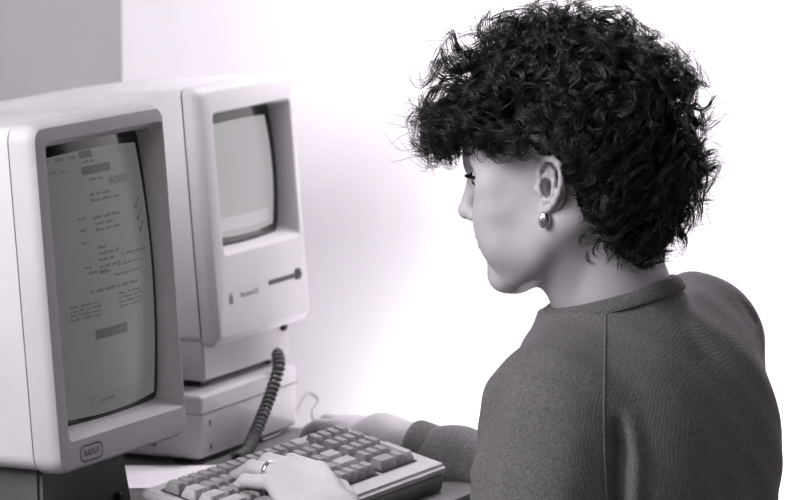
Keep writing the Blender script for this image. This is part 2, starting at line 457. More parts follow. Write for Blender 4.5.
# floppy slot, emblem, small print
def F2(x, z, y=0): return (x, fy + y + SH2 * z, z)
sz = CH + .056
bm = bmesh.new(); add_box(bm, .013, .100, fy - .0006, fy + .02, sz - .003, sz + .003, .0008, 1)
add_box(bm, .080, .100, fy - .0006, fy + .02, sz - .007, sz + .009, .003, 2)
for v in bm.verts: v.co.y += SH2 * v.co.z
from_bm('floppy_slot', bm, M['black'], mac, auto=R(40))
bm = bmesh.new()
ax, az = -.082, CH + .050
apple = [(0, .0035), (.0018, .0042), (.0036, .0034), (.0042, .0022), (.0034, .0008), (.0036, -.0008), (.0046, -.0018), (.0036, -.0038), (.0022, -.0050), (.0010, -.0047), (0, -.0044), (-.0010, -.0047), (-.0022, -.0050), (-.0036, -.0036), (-.0045, -.0010), (-.0042, .0018), (-.0028, .0038), (-.0014, .0040)]
bm.faces.new([bm.verts.new(F2(ax + x * 1.1, az + z * 1.1, -.0005)) for x, z in apple])
bm.faces.new([bm.verts.new(F2(ax + x, az + z, -.0005)) for x, z in ((0, .0048), (.0012, .0074), (.0030, .0082), (.0026, .0058))])
from_bm('emblem', bm, M['print_'], mac, smooth=False)['label'] = 'small grey apple emblem'
bm = bmesh.new(); add_text(bm, 'Macintosh SE', .0085, lambda x, z: F2(-.037 + x, az + .0015 + z, -.0005))
from_bm('name_print', bm, mat('pale_print', 130, .6), mac, smooth=False)
# port at the base
bm = bmesh.new(); add_box(bm, .082, .092, .004, .012, .038, .060, .002, 1)
from_bm('cable_port', bm, M['black'], mac, smooth=False)

# ------------------------------------------------------------------ paper
pc = onz(150, 480, DZ + .001)
bm = bmesh.new(); add_box(bm, -.105, .105, -.055, .075, 0, .001)
pa = from_bm('sheet_of_paper', bm, M['paper'], smooth=False); pa.location = (pc.x - .02, pc.y + .01, DZ); pa.rotation_euler = (0, 0, R(0))
tag(pa, 'white sheet of paper lying between the portrait monitor and the keyboard', 'paper')

# ------------------------------------------------------------------ keyboard
AK = R(62.5)
wk = Vector((math.cos(AK), math.sin(AK), 0)); nk = Vector((math.sin(AK), -math.cos(AK), 0))
KL, KDp = .410, .134
zb_k, zf_k = .062, .030       # top heights at back and front
kc = kbBR - wk * (KL / 2) + nk * (KDp / 2)
kbd = thing('keyboard', 'grey computer keyboard with numeric keypad under her left hand', 'keyboard', (kc.x, kc.y, DZ), AK)
def ktop(y): return zf_k + (zb_k - zf_k) * (y + KDp / 2) / KDp
KT = math.atan((zb_k - zf_k) / KDp)
bm = bmesh.new()
def ktray(bm, x0, x1, y0, y1, d0, d1, inset=0):
    lo = [bm.verts.new((x, y, max(ktop(y) - d1, .001))) for x, y in ((x0 + inset, y0 + inset), (x1 - inset, y0 + inset), (x1 - inset, y1 - inset), (x0 + inset, y1 - inset))]
    hi = [bm.verts.new((x, y, ktop(y) - d0)) for x, y in ((x0, y0), (x1, y0), (x1, y1), (x0, y1))]
    bm.faces.new(lo); bm.faces.new(hi)
    for i in range(4): bm.faces.new((lo[i], lo[(i + 1) % 4], hi[(i + 1) % 4], hi[i]))
ktray(bm, -KL / 2, KL / 2, -KDp / 2, KDp / 2, .0, .011)
bmesh.ops.bevel(bm, geom=list(bm.edges), offset=.0035, segments=3, affect='EDGES')
from_bm('upper_case', bm, M['kb'], kbd, auto=R(40))
bm = bmesh.new(); ktray(bm, -KL / 2 + .002, KL / 2 - .002, -KDp / 2 + .002, KDp / 2 - .002, .011, .030, .003)
add_box(bm, -.17, -.14, .05, .065, .0, .045); add_box(bm, .14, .17, .05, .065, .0, .045)
from_bm('lower_case', bm, M['dark'], kbd, auto=R(40))
U = .01905
kx0 = -KL / 2 + .017; ky1 = KDp / 2 - .015
rows = [[1] * 13 + [1.5], [1.5] + [1] * 12 + [1.0], [1.75] + [1] * 11 + [1.75], [2.25] + [1] * 10 + [2.25], [1, 1, 1.5, 1, 5, 1, 1, 1, 1, 1]]
# wells
kxp = kx0 + 14.5 * U + .012
bm = bmesh.new()
for (a0, a1) in ((kx0 - .002, kx0 + 14.5 * U + .002), (kxp - .002, kxp + 4 * U + .002)):
    y1 = ky1 + .002; y0 = ky1 - 5 * U - .002
    vs = [bm.verts.new((x, y, ktop(y) + .0006)) for x, y in ((a0, y0), (a1, y0), (a1, y1), (a0, y1))]; bm.faces.new(vs)
from_bm('key_well', bm, M['well'], kbd, smooth=False)
keycache = {}
def key_mesh(w, h, light):
    k = (w, h, light)
    if k in keycache: return keycache[k]
    bm = bmesh.new(); a = w * U / 2 - .0006; b = h * U / 2 - .0006; t = .0028
    lp = []
    for (ins, z, yo) in ((0, 0, 0), (.0002, .003, 0), (t * .92, .0095, .0012), (t * 1.1, .0101, .0012), (t * 1.9, .0096, .0012)):
        lp.append([bm.verts.new((x, y + yo, z)) for x, y, _ in [(p[0], p[2], 0) for p in rrect(0, 0, 2 * (a - ins), 2 * (b - ins), .0022, 0, 3)]])
    for A, B in zip(lp, lp[1:]):
        for i in range(len(A)): bm.faces.new((A[i], A[(i + 1) % len(A)], B[(i + 1) % len(A)], B[i]))
    bm.faces.new(lp[-1])
    bmesh.ops.recalc_face_normals(bm, faces=bm.faces)
    for e in bm.edges:
        if len(e.link_faces) == 2 and e.calc_face_angle(0) > R(35): e.smooth = False
    me = bpy.data.meshes.new('key'); bm.to_mesh(me); bm.free(); me.materials.append(M['key2'] if light else M['key'])
    me.polygons.foreach_set('use_smooth', [True] * len(me.polygons)); keycache[k] = me
    return me
def add_key(x, y, w, h=1, light=False):
    o = bpy.data.objects.new('key', key_mesh(w, h, light)); COL.objects.link(o); o.parent = kbd
    yc = y - h * U / 2
    o.location = (x + w * U / 2, yc, ktop(yc) + .0008); o.rotation_euler = (KT, 0, 0)
for r_, row in enumerate(rows):
    x = kx0
    for i, w in enumerate(row):
        last = i == len(row) - 1
        add_key(x, ky1 - r_ * U, w, 1, light=(w >= 1.5))
        x += w * U
for r_ in range(5):
    for c in range(4):
        if r_ == 4 and c == 1: continue
        if r_ == 4 and c == 3: continue
        if r_ == 4 and c == 0: add_key(kxp, ky1 - r_ * U, 2); continue
        if r_ == 3 and c == 3: add_key(kxp + c * U, ky1 - r_ * U, 1, 2, True); continue
        add_key(kxp + c * U, ky1 - r_ * U, 1)

# ------------------------------------------------------------------ cords
p0 = mac.location + wm * .088 - nm * (-.002); p0.z = DZ + DH + .045
def on_front(px_, py_, off):
    d = ray(px_, py_); o_ = Vector((0, 0, CAMZ)); q_ = hb + nm * off
    return o_ + d * ((q_ - o_).dot(nm) / d.dot(nm))
pts = [on_front(277, 350, .000), on_front(279, 366, .014), on_front(273, 388, .016), on_front(264, 412, .018), on_front(254, 436, .022), onz(246, 452, DZ + .012), onz(236, 459, DZ + .012)]
path = catmull(pts, 14)
hel = []
L = 0
cum = [0]
for a, b in zip(path, path[1:]): cum.append(cum[-1] + (b - a).length)
nt_ = 520
for i in range(nt_):
    s = cum[-1] * i / (nt_ - 1)
    j = max(k for k in range(len(cum)) if cum[k] <= s); j = min(j, len(path) - 2)
    fr = (s - cum[j]) / max(1e-6, cum[j + 1] - cum[j]); p = path[j].lerp(path[j + 1], fr); t = (path[j + 1] - path[j]).normalized()
    a = t.cross(Vector((0, 1, 0))).normalized(); b = t.cross(a)
    ang = s / .0068 * 2 * PI; rr = .0056 * min(1, i / 25 + .25)
    hel.append(p + a * math.cos(ang) * rr + b * math.sin(ang) * rr)
bm = bmesh.new(); tube(bm, hel, .0021, 6)
o = from_bm('coiled_cord', bm, M['cord']); tag(o, 'dark coiled cord hanging from the compact computer in front of the disk drive', 'cord')

# ------------------------------------------------------------------ implicit surfaces
def rot_from_axes(x, y, z): return np.array([x, y, z])      # rows = local axes
class SDF:
    """smooth union / subtraction of round cones and ellipsoids"""
    def __init__(s): s.ops = []
    def cone(s, a, b, ra, rb, k=.01, sub=False): s.ops.append(('c', np.array(a, float), np.array(b, float), ra, rb, k, sub)); return s
    def ball(s, c, r, k=.01, sub=False): return s.cone(c, np.array(c, float) + np.array([0, 0, 1e-5]), r, r, k, sub)
    def ell(s, c, rad, k=.01, rot=None, sub=False): s.ops.append(('e', np.array(c, float), np.array(rad, float), None if rot is None else np.array(rot, float), 0, k, sub)); return s
    def ev(s, P):
        d = None
        for op in s.ops:
            if op[0] == 'c':
                _, a, b, ra, rb, k, sub = op
                ba = b - a; l2 = ba @ ba; pa = P - a
                h = np.clip(pa @ ba / l2, 0, 1)
                q = pa - h[:, None] * ba
                v = np.sqrt((q * q).sum(1)) - (ra + (rb - ra) * h)
            else:
                _, c, rad, rot, _, k, sub = op
                q = P - c
                if rot is not None: q = q @ rot.T
                k0 = np.sqrt(((q / rad) ** 2).sum(1)); k1 = np.sqrt(((q / rad ** 2) ** 2).sum(1))
                v = k0 * (k0 - 1) / np.maximum(k1, 1e-9)
                v = np.where(k0 < .3, (k0 - 1) * rad.min(), v)
            if d is None: d = v; continue
            if sub:
                h = np.clip(.5 - .5 * (d + v) / k, 0, 1); d = d * (1 - h) - v * h + k * h * (1 - h)
            else:
                h = np.clip(.5 + .5 * (d - v) / k, 0, 1); d = d * (1 - h) + v * h - k * h * (1 - h)
        return d
def mesh_sdf(fn, lo, hi, h, proj=2):
    lo = np.array(lo, float); hi = np.array(hi, float)
    n = np.ceil((hi - lo) / h / 4).astype(int) * 4 + 1
    nc = (n - 1) // 4 + 1
    ax = [lo[i] + np.arange(nc[i]) * 4 * h for i in range(3)]
    G = np.stack(np.meshgrid(*ax, indexing='ij'), -1).reshape(-1, 3)
    C = fn(G).reshape(nc)
    full = np.repeat(np.repeat(np.repeat(C, 4, 0), 4, 1), 4, 2)
    full = np.pad(full, 2, mode='edge')[:]
    full = full[4 // 2 + 2 - 2 + 0:, :, :]
    # nearest coarse sample for each fine node
    ix = [np.minimum((np.arange(n[i]) + 2) // 4, nc[i] - 1) for i in range(3)]
    V = C[np.ix_(*ix)].astype(np.float64)
    near = np.abs(V) < 4.2 * h * 1.6
    idx = np.argwhere(near)
    out = np.empty(len(idx))
    for s in range(0, len(idx), 400000):
        out[s:s + 400000] = fn(lo + idx[s:s + 400000] * h)
    V[near] = out
    ins = V < 0
    # cells
    acc = np.zeros(tuple(n - 1) + (3,), np.float32); cnt = np.zeros(tuple(n - 1), np.float32)
    def sl(o): return tuple(slice(o[i], o[i] + n[i] - 1) for i in range(3))
    for axis in range(3):
        oth = [a for a in range(3) if a != axis]
        for u in (0, 1):
            for v in (0, 1):
                o0 = [0, 0, 0]; o0[oth[0]] = u; o0[oth[1]] = v
                o1 = list(o0); o1[axis] = 1
                A = V[sl(o0)]; B = V[sl(o1)]
                cr = (A < 0) != (B < 0)
                t = np.where(cr, A / np.where(cr, A - B, 1), 0)
                for c in range(3):
                    acc[..., c] += np.where(cr, (t if c == axis else o0[c]), 0)
                cnt += cr
    act = cnt > 0
    vid = -np.ones(tuple(n - 1), np.int64); cells = np.argwhere(act); vid[act] = np.arange(len(cells))
    verts = lo + (cells + acc[act] / cnt[act][:, None]) * h
    faces = []
    for axis in range(3):
        oth = [a for a in range(3) if a != axis]
        o0 = [slice(0, n[i]) for i in range(3)]
        s0 = [slice(1, n[i] - 1) for i in range(3)]; s1 = list(s0)
        s0[axis] = slice(0, n[axis] - 1); s1[axis] = slice(1, n[axis])
        A = ins[tuple(s0)]; B = ins[tuple(s1)]
        e = np.argwhere(A != B)
        if not len(e): continue
        flip = A[tuple(e.T)]
        base = e.copy()
        for a_ in oth: base[:, a_] += 1
        def cell(du, dv):
            c = base.copy(); c[:, oth[0]] -= du; c[:, oth[1]] -= dv
            return vid[tuple(c.T)]
        q = np.stack([cell(1, 1), cell(0, 1), cell(0, 0), cell(1, 0)], 1)
        if axis == 1: flip = ~flip
        q[~flip] = q[~flip][:, ::-1]
        faces.append(q)
    F = np.concatenate(faces); F = F[(F >= 0).all(1)]
    e = h * .3
    for _ in range(proj):
        d = fn(verts)
        g = np.stack([fn(verts + np.eye(3)[i] * e) - fn(verts - np.eye(3)[i] * e) for i in range(3)], 1) / (2 * e)
        g2 = np.maximum((g * g).sum(1), .05)
        verts = verts - np.clip(d / g2, -h, h)[:, None] * g
    return verts, F
def np_mesh(name, parts):
    vs = []; fs = []; mi = []; off = 0
    for k, p in enumerate(parts):
        v, f = p[0], p[1]
        vs.append(v); fs.append(f + off); off += len(v); mi.append(np.full(len(f), p[2] if len(p) > 2 else 0))
    v = np.concatenate(vs); f = np.concatenate(fs); mi = np.concatenate(mi)
    me = bpy.data.meshes.new(name)
    me.vertices.add(len(v)); me.vertices.foreach_set('co', v.astype(np.float32).ravel())
    k = f.shape[1]
    me.loops.add(f.size); me.loops.foreach_set('vertex_index', f.astype(np.int32).ravel())
    me.polygons.add(len(f)); me.polygons.foreach_set('loop_start', (np.arange(len(f)) * k).astype(np.int32))
    me.polygons.foreach_set('material_index', mi.astype(np.int32))
    me.update(calc_edges=True); me.validate()
    return me

# ------------------------------------------------------------------ the woman
def seg_d(P, a, b):
    ba = b - a; h = np.clip((P - a) @ ba / (ba @ ba), 0, 1); q = P - a - h[:, None] * ba
    return np.sqrt((q * q).sum(1)), h
cmv = lambda *a: np.array(a, float) * .01
NB = atY(617, 287, 4.05)                     # base of the neck
Fd = np.array((-.80, .60, 0)); Ld = np.array((-.60, -.80, 0)); Zd = np.array((0, 0, 1.))
nb = np.array(NB)
def B(f, l, z): return nb + (Fd * f + Ld * l + Zd * z) * .01
person = thing('person', 'woman with big dark curly hair in a grey sweatshirt, seen from behind, typing', 'person', (nb[0], nb[1], 0))
def child(name, me, material, parent=person):
    o = link(name, me, material, parent)
    if parent is person: o.matrix_parent_inverse = Matrix.Translation((-nb[0], -nb[1], 0))
    return o

# head frame
YAW, HP = R(17), R(9)
hf0 = np.array((-math.cos(YAW), math.sin(YAW), 0)); hl = np.array((-math.sin(YAW), -math.cos(YAW), 0))
hf = hf0 * math.cos(HP) - Zd * math.sin(HP); hu = Zd * math.cos(HP) + hf0 * math.sin(HP)
HC = np.array(atY(561, 174, 4.03))           # middle of the head between the ears
HS = 1.0
def Hd(x, y, z): return HC + (hf * x + hl * y + hu * z) * .01 * HS
HR = np.stack([hf, hl, hu])
c_ = .01 * HS
def build_head():
    s = SDF()
    s.ell(Hd(-1.2, 0, 2.6), cmv(9.3, 7.3, 8.2) * HS, rot=HR)
    s.ell(Hd(2.6, 0, -2.6), cmv(5.9, 5.9, 7.6) * HS, .03, HR)
    s.ell(Hd(4.6, 0, 3.0), cmv(5.0, 6.0, 5.2) * HS, .02, HR)
    for y in (-1, 1):
        s.cone(Hd(-.6, y * 5.3, -4.6), Hd(5.6, y * 2.6, -9.3), 1.5 * c_, 1.2 * c_, .03)
        s.ball(Hd(6.1, y * 4.1, -2.4), 2.0 * c_, .02); s.ball(Hd(6.9, y * 2.6, -3.6), 1.9 * c_, .02); s.ball(Hd(6.2, y * 4.8, .4), 1.2 * c_, .02)
        s.cone(Hd(8.4, y * 1.0, 2.4), Hd(7.1, y * 4.6, 2.5), .75 * c_, .7 * c_, .012)
        s.ball(Hd(5.9, y * 3.1, -6.0), 2.5 * c_, .02)
    s.cone(Hd(7.5, 0, -9.5), Hd(6.2, 0, -9.8), 1.7 * c_, 1.7 * c_, .018); s.cone(Hd(7.0, 1.2, -9.6), Hd(7.0, -1.2, -9.6), 1.5 * c_, 1.5 * c_, .01)
    s.ell(Hd(6.6, 0, -6.2), cmv(2.1, 2.6, 2.4) * HS, .02, HR)
    for y in (-1, 1): s.ball(Hd(8.7, y * 4.2, 1.2), 1.35 * c_, .012, sub=True)
    for y in (-1, 1): s.ball(Hd(6.75, y * 4.0, 1.1), 1.3 * c_, .003)
    for y in (-1, 1):
        s.cone(Hd(8.15, y * 2.9, 1.75), Hd(7.0, y * 5.1, 1.5), .24 * c_, .20 * c_, .004)
    s.cone(Hd(8.7, 0, 1.6), Hd(10.5, 0, -2.3), .60 * c_, .72 * c_, .010)
    s.ball(Hd(10.4, 0, -2.55), .80 * c_, .006)
    for y in (-1, 1): s.ball(Hd(9.5, y * 1.1, -2.95), .72 * c_, .006)
    for y in (-1, 1): s.ball(Hd(9.75, y * .95, -3.62), .42 * c_, .002, sub=True)
    for y in (-1, 1):
        s.cone(Hd(9.35, 0, -5.25), Hd(8.1, y * 2.3, -5.8), .50 * c_, .28 * c_, .004)
        s.cone(Hd(9.20, 0, -6.40), Hd(8.0, y * 2.2, -6.05), .58 * c_, .28 * c_, .004)
        s.cone(Hd(10.05, y * .0, -5.82), Hd(8.6, y * 2.3, -5.93), .12 * c_, .08 * c_, .003, sub=True)
    s.ball(Hd(9.8, 0, -7.7), .7 * c_, .012, sub=True)
    for y in (-1, 1): s.ell(Hd(-.50, y * 6.9, -.75), cmv(.45, 1.6, .75) * HS, .003, HR, sub=True)
    # neck down into the collar
    s.cone(Hd(-3.0, 0, -4.0), B(-.3, 0, -2.5), 4.7 * c_, 5.5 * .01, .025)
    s.cone(Hd(1.5, 0, -8.2), B(2.2, 0, -3), 2.6 * c_, 3.6 * .01, .02)
    s.cone(B(-1, 0, -6), B(-1, 8, -8), .048, .04, .02); s.cone(B(-1, 0, -6), B(-1, -8, -8), .048, .04, .02)
    # sterno muscle
    s.cone(Hd(-1.8, 4.6, -4.0), B(4.2, 2.0, -4), .016, .011, .02)
    s.ell(B(-1, 0, -14), cmv(8, 13, 9), .03, np.stack([Fd, Ld, Zd]))
    return s
hsdf = build_head()
lo = np.minimum(HC - .155, B(0, 0, -17) - np.array((.17, .17, 0))); hi = np.maximum(HC + .155, nb + .17)
hv, hfc = mesh_sdf(hsdf.ev, lo, hi, .0022)
# ear, both sides, finer
def build_ear(side):
    s = SDF()
    tilt = R(14)
    def E(u, v, w):   # u back, v up, w out
        uu = u * math.cos(tilt) + v * math.sin(tilt); vv = -u * math.sin(tilt) + v * math.cos(tilt)
        fl = .50 * max(0, uu + .9)                         # flare away from the head
        return Hd(-.6 - uu, side * (7.05 + w + fl), -.6 + vv)
    hel_ = [(-.35, -.15, .25, .22), (-.85, .35, .35, .26), (-1.1, 1.2, .35, .30), (-1.0, 2.1, .35, .34), (-.4, 2.85, .38, .36), (.45, 3.0, .35, .36), (1.15, 2.55, .30, .35),
            (1.5, 1.7, .25, .33), (1.5, .7, .2, .30), (1.25, -.4, .15, .29), (.8, -1.4, .12, .30), (.25, -2.1, .10, .34)]
    rt = np.stack([hf, hl, hu])
    s.ell(E(.15, .4, -.35), cmv(1.45, .42, 2.75) * HS, rot=rt)
    for a, b in zip(hel_, hel_[1:]): s.cone(E(*a[:3]), E(*b[:3]), a[3] * c_, b[3] * c_, .0016)
    ah = [(-.1, 2.1, .0, .22), (.5, 1.6, .12, .26), (.75, .7, .18, .30), (.65, -.3, .15, .30), (.3, -1.1, .1, .32), (-.2, -1.35, .1, .3)]
    for a, b in zip(ah, ah[1:]): s.cone(E(*a[:3]), E(*b[:3]), a[3] * c_, b[3] * c_, .003)
    s.ell(E(-.25, -2.35, 0), cmv(.72, .34, .85) * HS, .004, rt)
    s.cone(E(-1.2, -.3, .1), E(-.75, -.65, .25), .40 * c_, .30 * c_, .004)
    s.ell(E(-.15, -.1, .05), cmv(.62, .95, 1.0) * HS, .003, rt, sub=True)
    s.cone(E(-.75, 1.5, .1), E(-.1, 2.35, .15), .12 * c_, .12 * c_, .004, sub=True)
    s.ell(E(-.35, -.3, -.3), cmv(.36, .55, .45) * HS, .003, rt, sub=True)
    s.cone(E(-.1, 2.45, .35), E(1.05, 1.9, .3), .16 * c_, .16 * c_, .003, sub=True)
    s.cone(E(1.05, 1.9, .3), E(1.1, .4, .2), .16 * c_, .14 * c_, .003, sub=True)
    return s, E
parts = [(hv, hfc)]
EAR = {}
for side in (1, -1):
    es, E_ = build_ear(side); EAR[side] = E_
    c = E_(0, .3, .2)
    ev, ef = mesh_sdf(es.ev, c - .045, c + .045, .0008 if side == 1 else .0015)
    parts.append((ev, ef))
# hands ------------------------------------------------------------
def hand(s, wrist, fwd, side, up, curls, scale=1.0, thumb=True):
    """fwd: palm direction; side: towards the little finger; up: back of hand"""
    fwd = np.array(fwd, float); fwd /= np.linalg.norm(fwd); side = np.array(side, float); side -= fwd * (side @ fwd); side /= np.linalg.norm(side)
    up = np.array(up, float); up -= fwd * (up @ fwd) + side * (up @ side); up /= np.linalg.norm(up)
    q = lambda f, l, u: wrist + (fwd * f + side * l + up * u) * .01 * scale
    k = scale * .01
    info = {}
    knu = [(8.0, -2.6, .35), (8.4, -.8, .55), (8.0, 1.0, .45), (7.3, 2.6, .15)]      # index .. little
    lens = [(4.2, 2.5, 2.1), (4.6, 2.9, 2.2), (4.3, 2.7, 2.2), (3.4, 2.0, 1.9)]
    rad = [(.95, .82, .74, .58), (.95, .84, .76, .6), (.92, .80, .72, .56), (.82, .7, .63, .5)]
    s.cone(q(-3, 0, 0), q(0, 0, 0), 2.5 * k, 2.4 * k, .01)
    s.ell(q(-.5, 0, 0), np.array((2.6, 3.0, 1.9)) * k, .02, np.stack([fwd, side, up]))
    s.ell(q(4.3, 0, -.3), np.array((4.7, 3.7, 1.45)) * k, .016, np.stack([fwd, side, up]))
    for (a, l, r) in zip(knu, lens, rad):
        s.cone(q(1.5, a[1] * .55, .1), q(a[0], a[1], a[2] - .35), 1.15 * k, (r[0] + .08) * k, .012)
    for i, (a, l, r) in enumerate(zip(knu, lens, rad)):
        c = curls[i]; ang = R(c[3] if len(c) > 3 else 0); p = q(a[0], a[1], a[2] - .35); th = 0; pts_ = [p]
        for j in range(3):
            th += R(c[j])
            d = fwd * math.cos(th) * math.cos(ang) + side * math.sin(ang) * math.cos(th) - up * math.sin(th)
            p = p + d * l[j] * k; pts_.append(p)
        for j in range(3): s.cone(pts_[j], pts_[j + 1], r[j] * k, r[j + 1] * k, .0022)
        info[i] = pts_
    if thumb:
        t0 = q(1.2, -1.9, -.7); t1 = q(4.6, -4.3, -1.4); t2 = q(7.4, -5.0, -1.9); t3 = q(9.3, -4.4, -2.3)
        s.cone(t0, t1, 1.5 * k, 1.1 * k, .012); s.cone(t1, t2, 1.05 * k, .9 * k, .003); s.cone(t2, t3, .9 * k, .68 * k, .003)
    return info
def unit(v): v = np.array(v, float); return v / np.linalg.norm(v)
# left hand on the keys: place the wrist so that the knuckles rise at (290,470)
wristL = np.array(atY(331, 520, 3.88))
mk = np.array(atY(286, 462, 3.965))
fwdL = unit(mk - wristL)
sL = SDF()
infoL = hand(sL, wristL, fwdL, -np.array(wk) - Zd * .25, np.array((0, 0, 1.)), [(18, 40, 26, 12), (20, 36, 24, 18), (20, 30, 20, 24), (24, 34, 24, 30)], 1.04)
# right hand resting on the mouse beyond the keyboard
wristR = np.array(onz(382, 438, .722))
fwdR = unit((-.50, .86, .05))
sR = SDF()
infoR = hand(sR, wristR, fwdR, np.array(wk), np.array((0, 0, 1.)), [(8, 18, 14), (6, 18, 14), (8, 20, 16), (14, 22, 18)], .86)
# arms
shL = B(-1, 12.5, -12.5); shR = B(-1, -14.5, -8)
elL = B(-2, 21, -36); elR = np.array((.185, 4.25, .672))
for s, el, wr, sh in ((sL, elL, wristL, shL), (sR, elR, wristR, shR)):
    s.cone(el, wr, .031, .023, .02); s.cone(sh, el, .042, .038, .03)
def bounds(pts_, m): P = np.array(pts_); return P.min(0) - m, P.max(0) + m
hlpts = [wristL, wristL + fwdL * .17, wristL + fwdL * .09 + wk * .06 if False else wristL + fwdL * .09]
for s, wr, fw, el, inf, sh in ((sL, wristL, fwdL, elL, infoL, shL), (sR, wristR, fwdR, elR, infoR, shR)):
    P = [wr, wr + unit(el - wr) * .035] + [p for v in inf.values() for p in v]
    l0, h0 = bounds(P, .055)
    v, f_ = mesh_sdf(s.ev, l0, h0, .0016)
    # finer mesh for the hand; keep the part in front of the wrist cut
    parts.append((v, f_))
    l0, h0 = bounds([wr, el, sh], .06)
    parts.append(mesh_sdf(lambda P_, wr=wr, ax_=unit(wr - el), S_=s: np.maximum(S_.ev(P_), (P_ - wr) @ ax_ + .022), l0, h0, .004))
# torso under the clothes
s = SDF(); Br = np.stack([Fd, Ld, Zd])
s.ell(B(-1, 0, -18), cmv(10, 15, 16), rot=Br); s.ell(B(-3, 0, -36), cmv(9.5, 13, 14), .05, Br); s.ell(B(-4, 0, -44), cmv(12, 16.5, 11), .05, Br)
s.cone(B(-1, 10, -12.5), B(-1, -10, -10), .045, .045, .04); s.cone(B(-1, 0, -8), nb, .055, .055, .03)
for y in (-1, 1):
    s.cone(B(-3, y * 8, -45), B(36, y * 9, -43), .08, .06, .04); s.cone(B(36, y * 9, -43), B(36, y * 9, -83), .056, .036, .01)
    s.cone(B(35, y * 9, -85.5), B(46, y * 10, -87.5), .034, .026, .01)
l0, h0 = bounds([B(-20, -22, -92), B(50, 22, 2), B(50, -22, 2), B(-20, 22, 0)], .02)
parts.append(mesh_sdf(s.ev, l0, h0, .008))
bme = np_mesh('body', parts); bme.materials.append(M['skin']); bme.materials.append(M['lip'])
cen = np.empty(len(bme.polygons) * 3, np.float32); bme.polygons.foreach_get('center', cen); cen = cen.reshape(-1, 3)
q_ = ((cen - HC) @ HR.T) / c_
dl_ = np.minimum(*[np.minimum(seg_d(q_, np.array(a_), np.array(b_) * (1, 1, 1))[0], seg_d(q_, np.array(a_), np.array(b_) * (1, -1, 1))[0]) for a_, b_ in (((9.6, 0, -5.3), (8.4, 2.1, -5.8)), ((9.45, 0, -6.4), (8.3, 2.0, -6.05)))])
mi_ = (dl_ < .56).astype(np.int32); bme.polygons.foreach_set('material_index', mi_)
body = child('body', bme, None)

# trousers and shoes (below the frame, they carry the figure)
s = SDF()
s.ell(B(-4, 0, -44.5), cmv(13, 17.5, 11), rot=Br)
for y in (-1, 1):
    s.cone(B(-3, y * 8, -45), B(36, y * 9, -43.3), .090, .070, .04); s.cone(B(36, y * 9, -43.3), B(36, y * 9, -80), .068, .055, .015)
child('trousers', np_mesh('trousers', [mesh_sdf(s.ev, l0, h0, .007)]), M['trouser'])
for y in (-1, 1):
    s = SDF(); s.cone(B(34, y * 9, 0) * np.array((1, 1, 0)) + Zd * .05, B(47, y * 10, 0) * np.array((1, 1, 0)) + Zd * .035, .046, .034, .01)
    c = B(40, y * 9.5, 0); l1 = np.array((c[0] - .16, c[1] - .16, -.002)); h1 = np.array((c[0] + .16, c[1] + .16, .12))
    child('shoe', np_mesh('shoe', [mesh_sdf(s.ev, l1, h1, .004)]), M['shoe'])

# sweatshirt ---------------------------------------------------------
sw_ = SDF()
sw_.ell(B(-2.0, -.5, -20.5), cmv(11.5, 16, 17), rot=Br)
sw_.ell(B(-5.5, 5.0, -19), cmv(7.5, 9, 14), .05, Br); sw_.ell(B(-5.5, -6.5, -17), cmv(8, 9.5, 14), .05, Br)
sw_.ell(B(-5, 0, -38), cmv(13, 17, 16), .07, Br); sw_.ell(B(-5, 0, -46), cmv(14, 18.5, 7), .04, Br)
sw_.cone(B(-1.5, 0, -6.6), B(-1.5, 11.5, -10.8), .058, .060, .04); sw_.cone(B(-1.5, 0, -6.6), B(-1.5, -13, -6.6), .058, .062, .035)
sw_.cone(B(-.2, 0, -7), B(.3, 0, -2.6), .084, .070, .02)
sw_.cone(B(2.2, 3, -6.4), B(1.0, 10, -10.3), .056, .054, .03)
# sleeves
sw_.cone(B(-1, 13.4, -12), elL, .067, .074, .035); sw_.cone(B(-1, -13.5, -8.2), elR, .064, .056, .035)
cuffL = elL + (wristL - elL) * .55; cuffR = elR + (wristR - elR) * .76
dR = unit(wristR - elR); dL = unit(wristL - elL)
sw_.cone(elL, cuffL, .062, .040, .02)
sw_.cone(elR, cuffR + dR * -.02, .050, .036, .02)
sw_.ball(cuffR - dR * .035, .040, .015)
# folds: (points, depth, width) ridges (negative = groove)
def px(x, y, Y): return np.array(atY(x, y, Y))
folds = [
    ((px(509, 368, 3.88), px(494, 425, 3.88), px(481, 505, 3.86)), -.018, .008),
    ((px(497, 395, 3.90), px(486, 432, 3.90), px(470, 475, 3.88)), -.013, .006),
    ((px(524, 385, 3.84), px(507, 440, 3.82), px(490, 510, 3.80)), .010, .009),
    ((px(480, 405, 3.92), px(483, 440, 3.90), px(489, 465, 3.86)), -.012, .005),
    ((px(472, 455, 3.92), px(466, 480, 3.90), px(460, 505, 3.86)), .006, .006),
    ((px(630, 415, 3.90), px(636, 455, 3.90), px(634, 505, 3.90)), .008, .009),
    ((px(617, 420, 3.90), px(620, 455, 3.90), px(617, 505, 3.90)), -.010, .009),
    ((px(724, 395, 4.04), px(729, 440, 4.02), px(730, 505, 4.02)), .007, .010),
    ((px(715, 405, 4.04), px(717, 450, 4.02), px(716, 505, 4.02)), -.007, .010),
    ((px(765, 330, 4.2), px(768, 370, 4.2), px(774, 400, 4.2)), -.006, .008),
    ((px(560, 380, 3.9), px(570, 430, 3.9), px(560, 500, 3.9)), .003, .02),
    ((px(700, 274, 4.1), px(735, 290, 4.1), px(756, 322, 4.12)), -.003, .004),
]
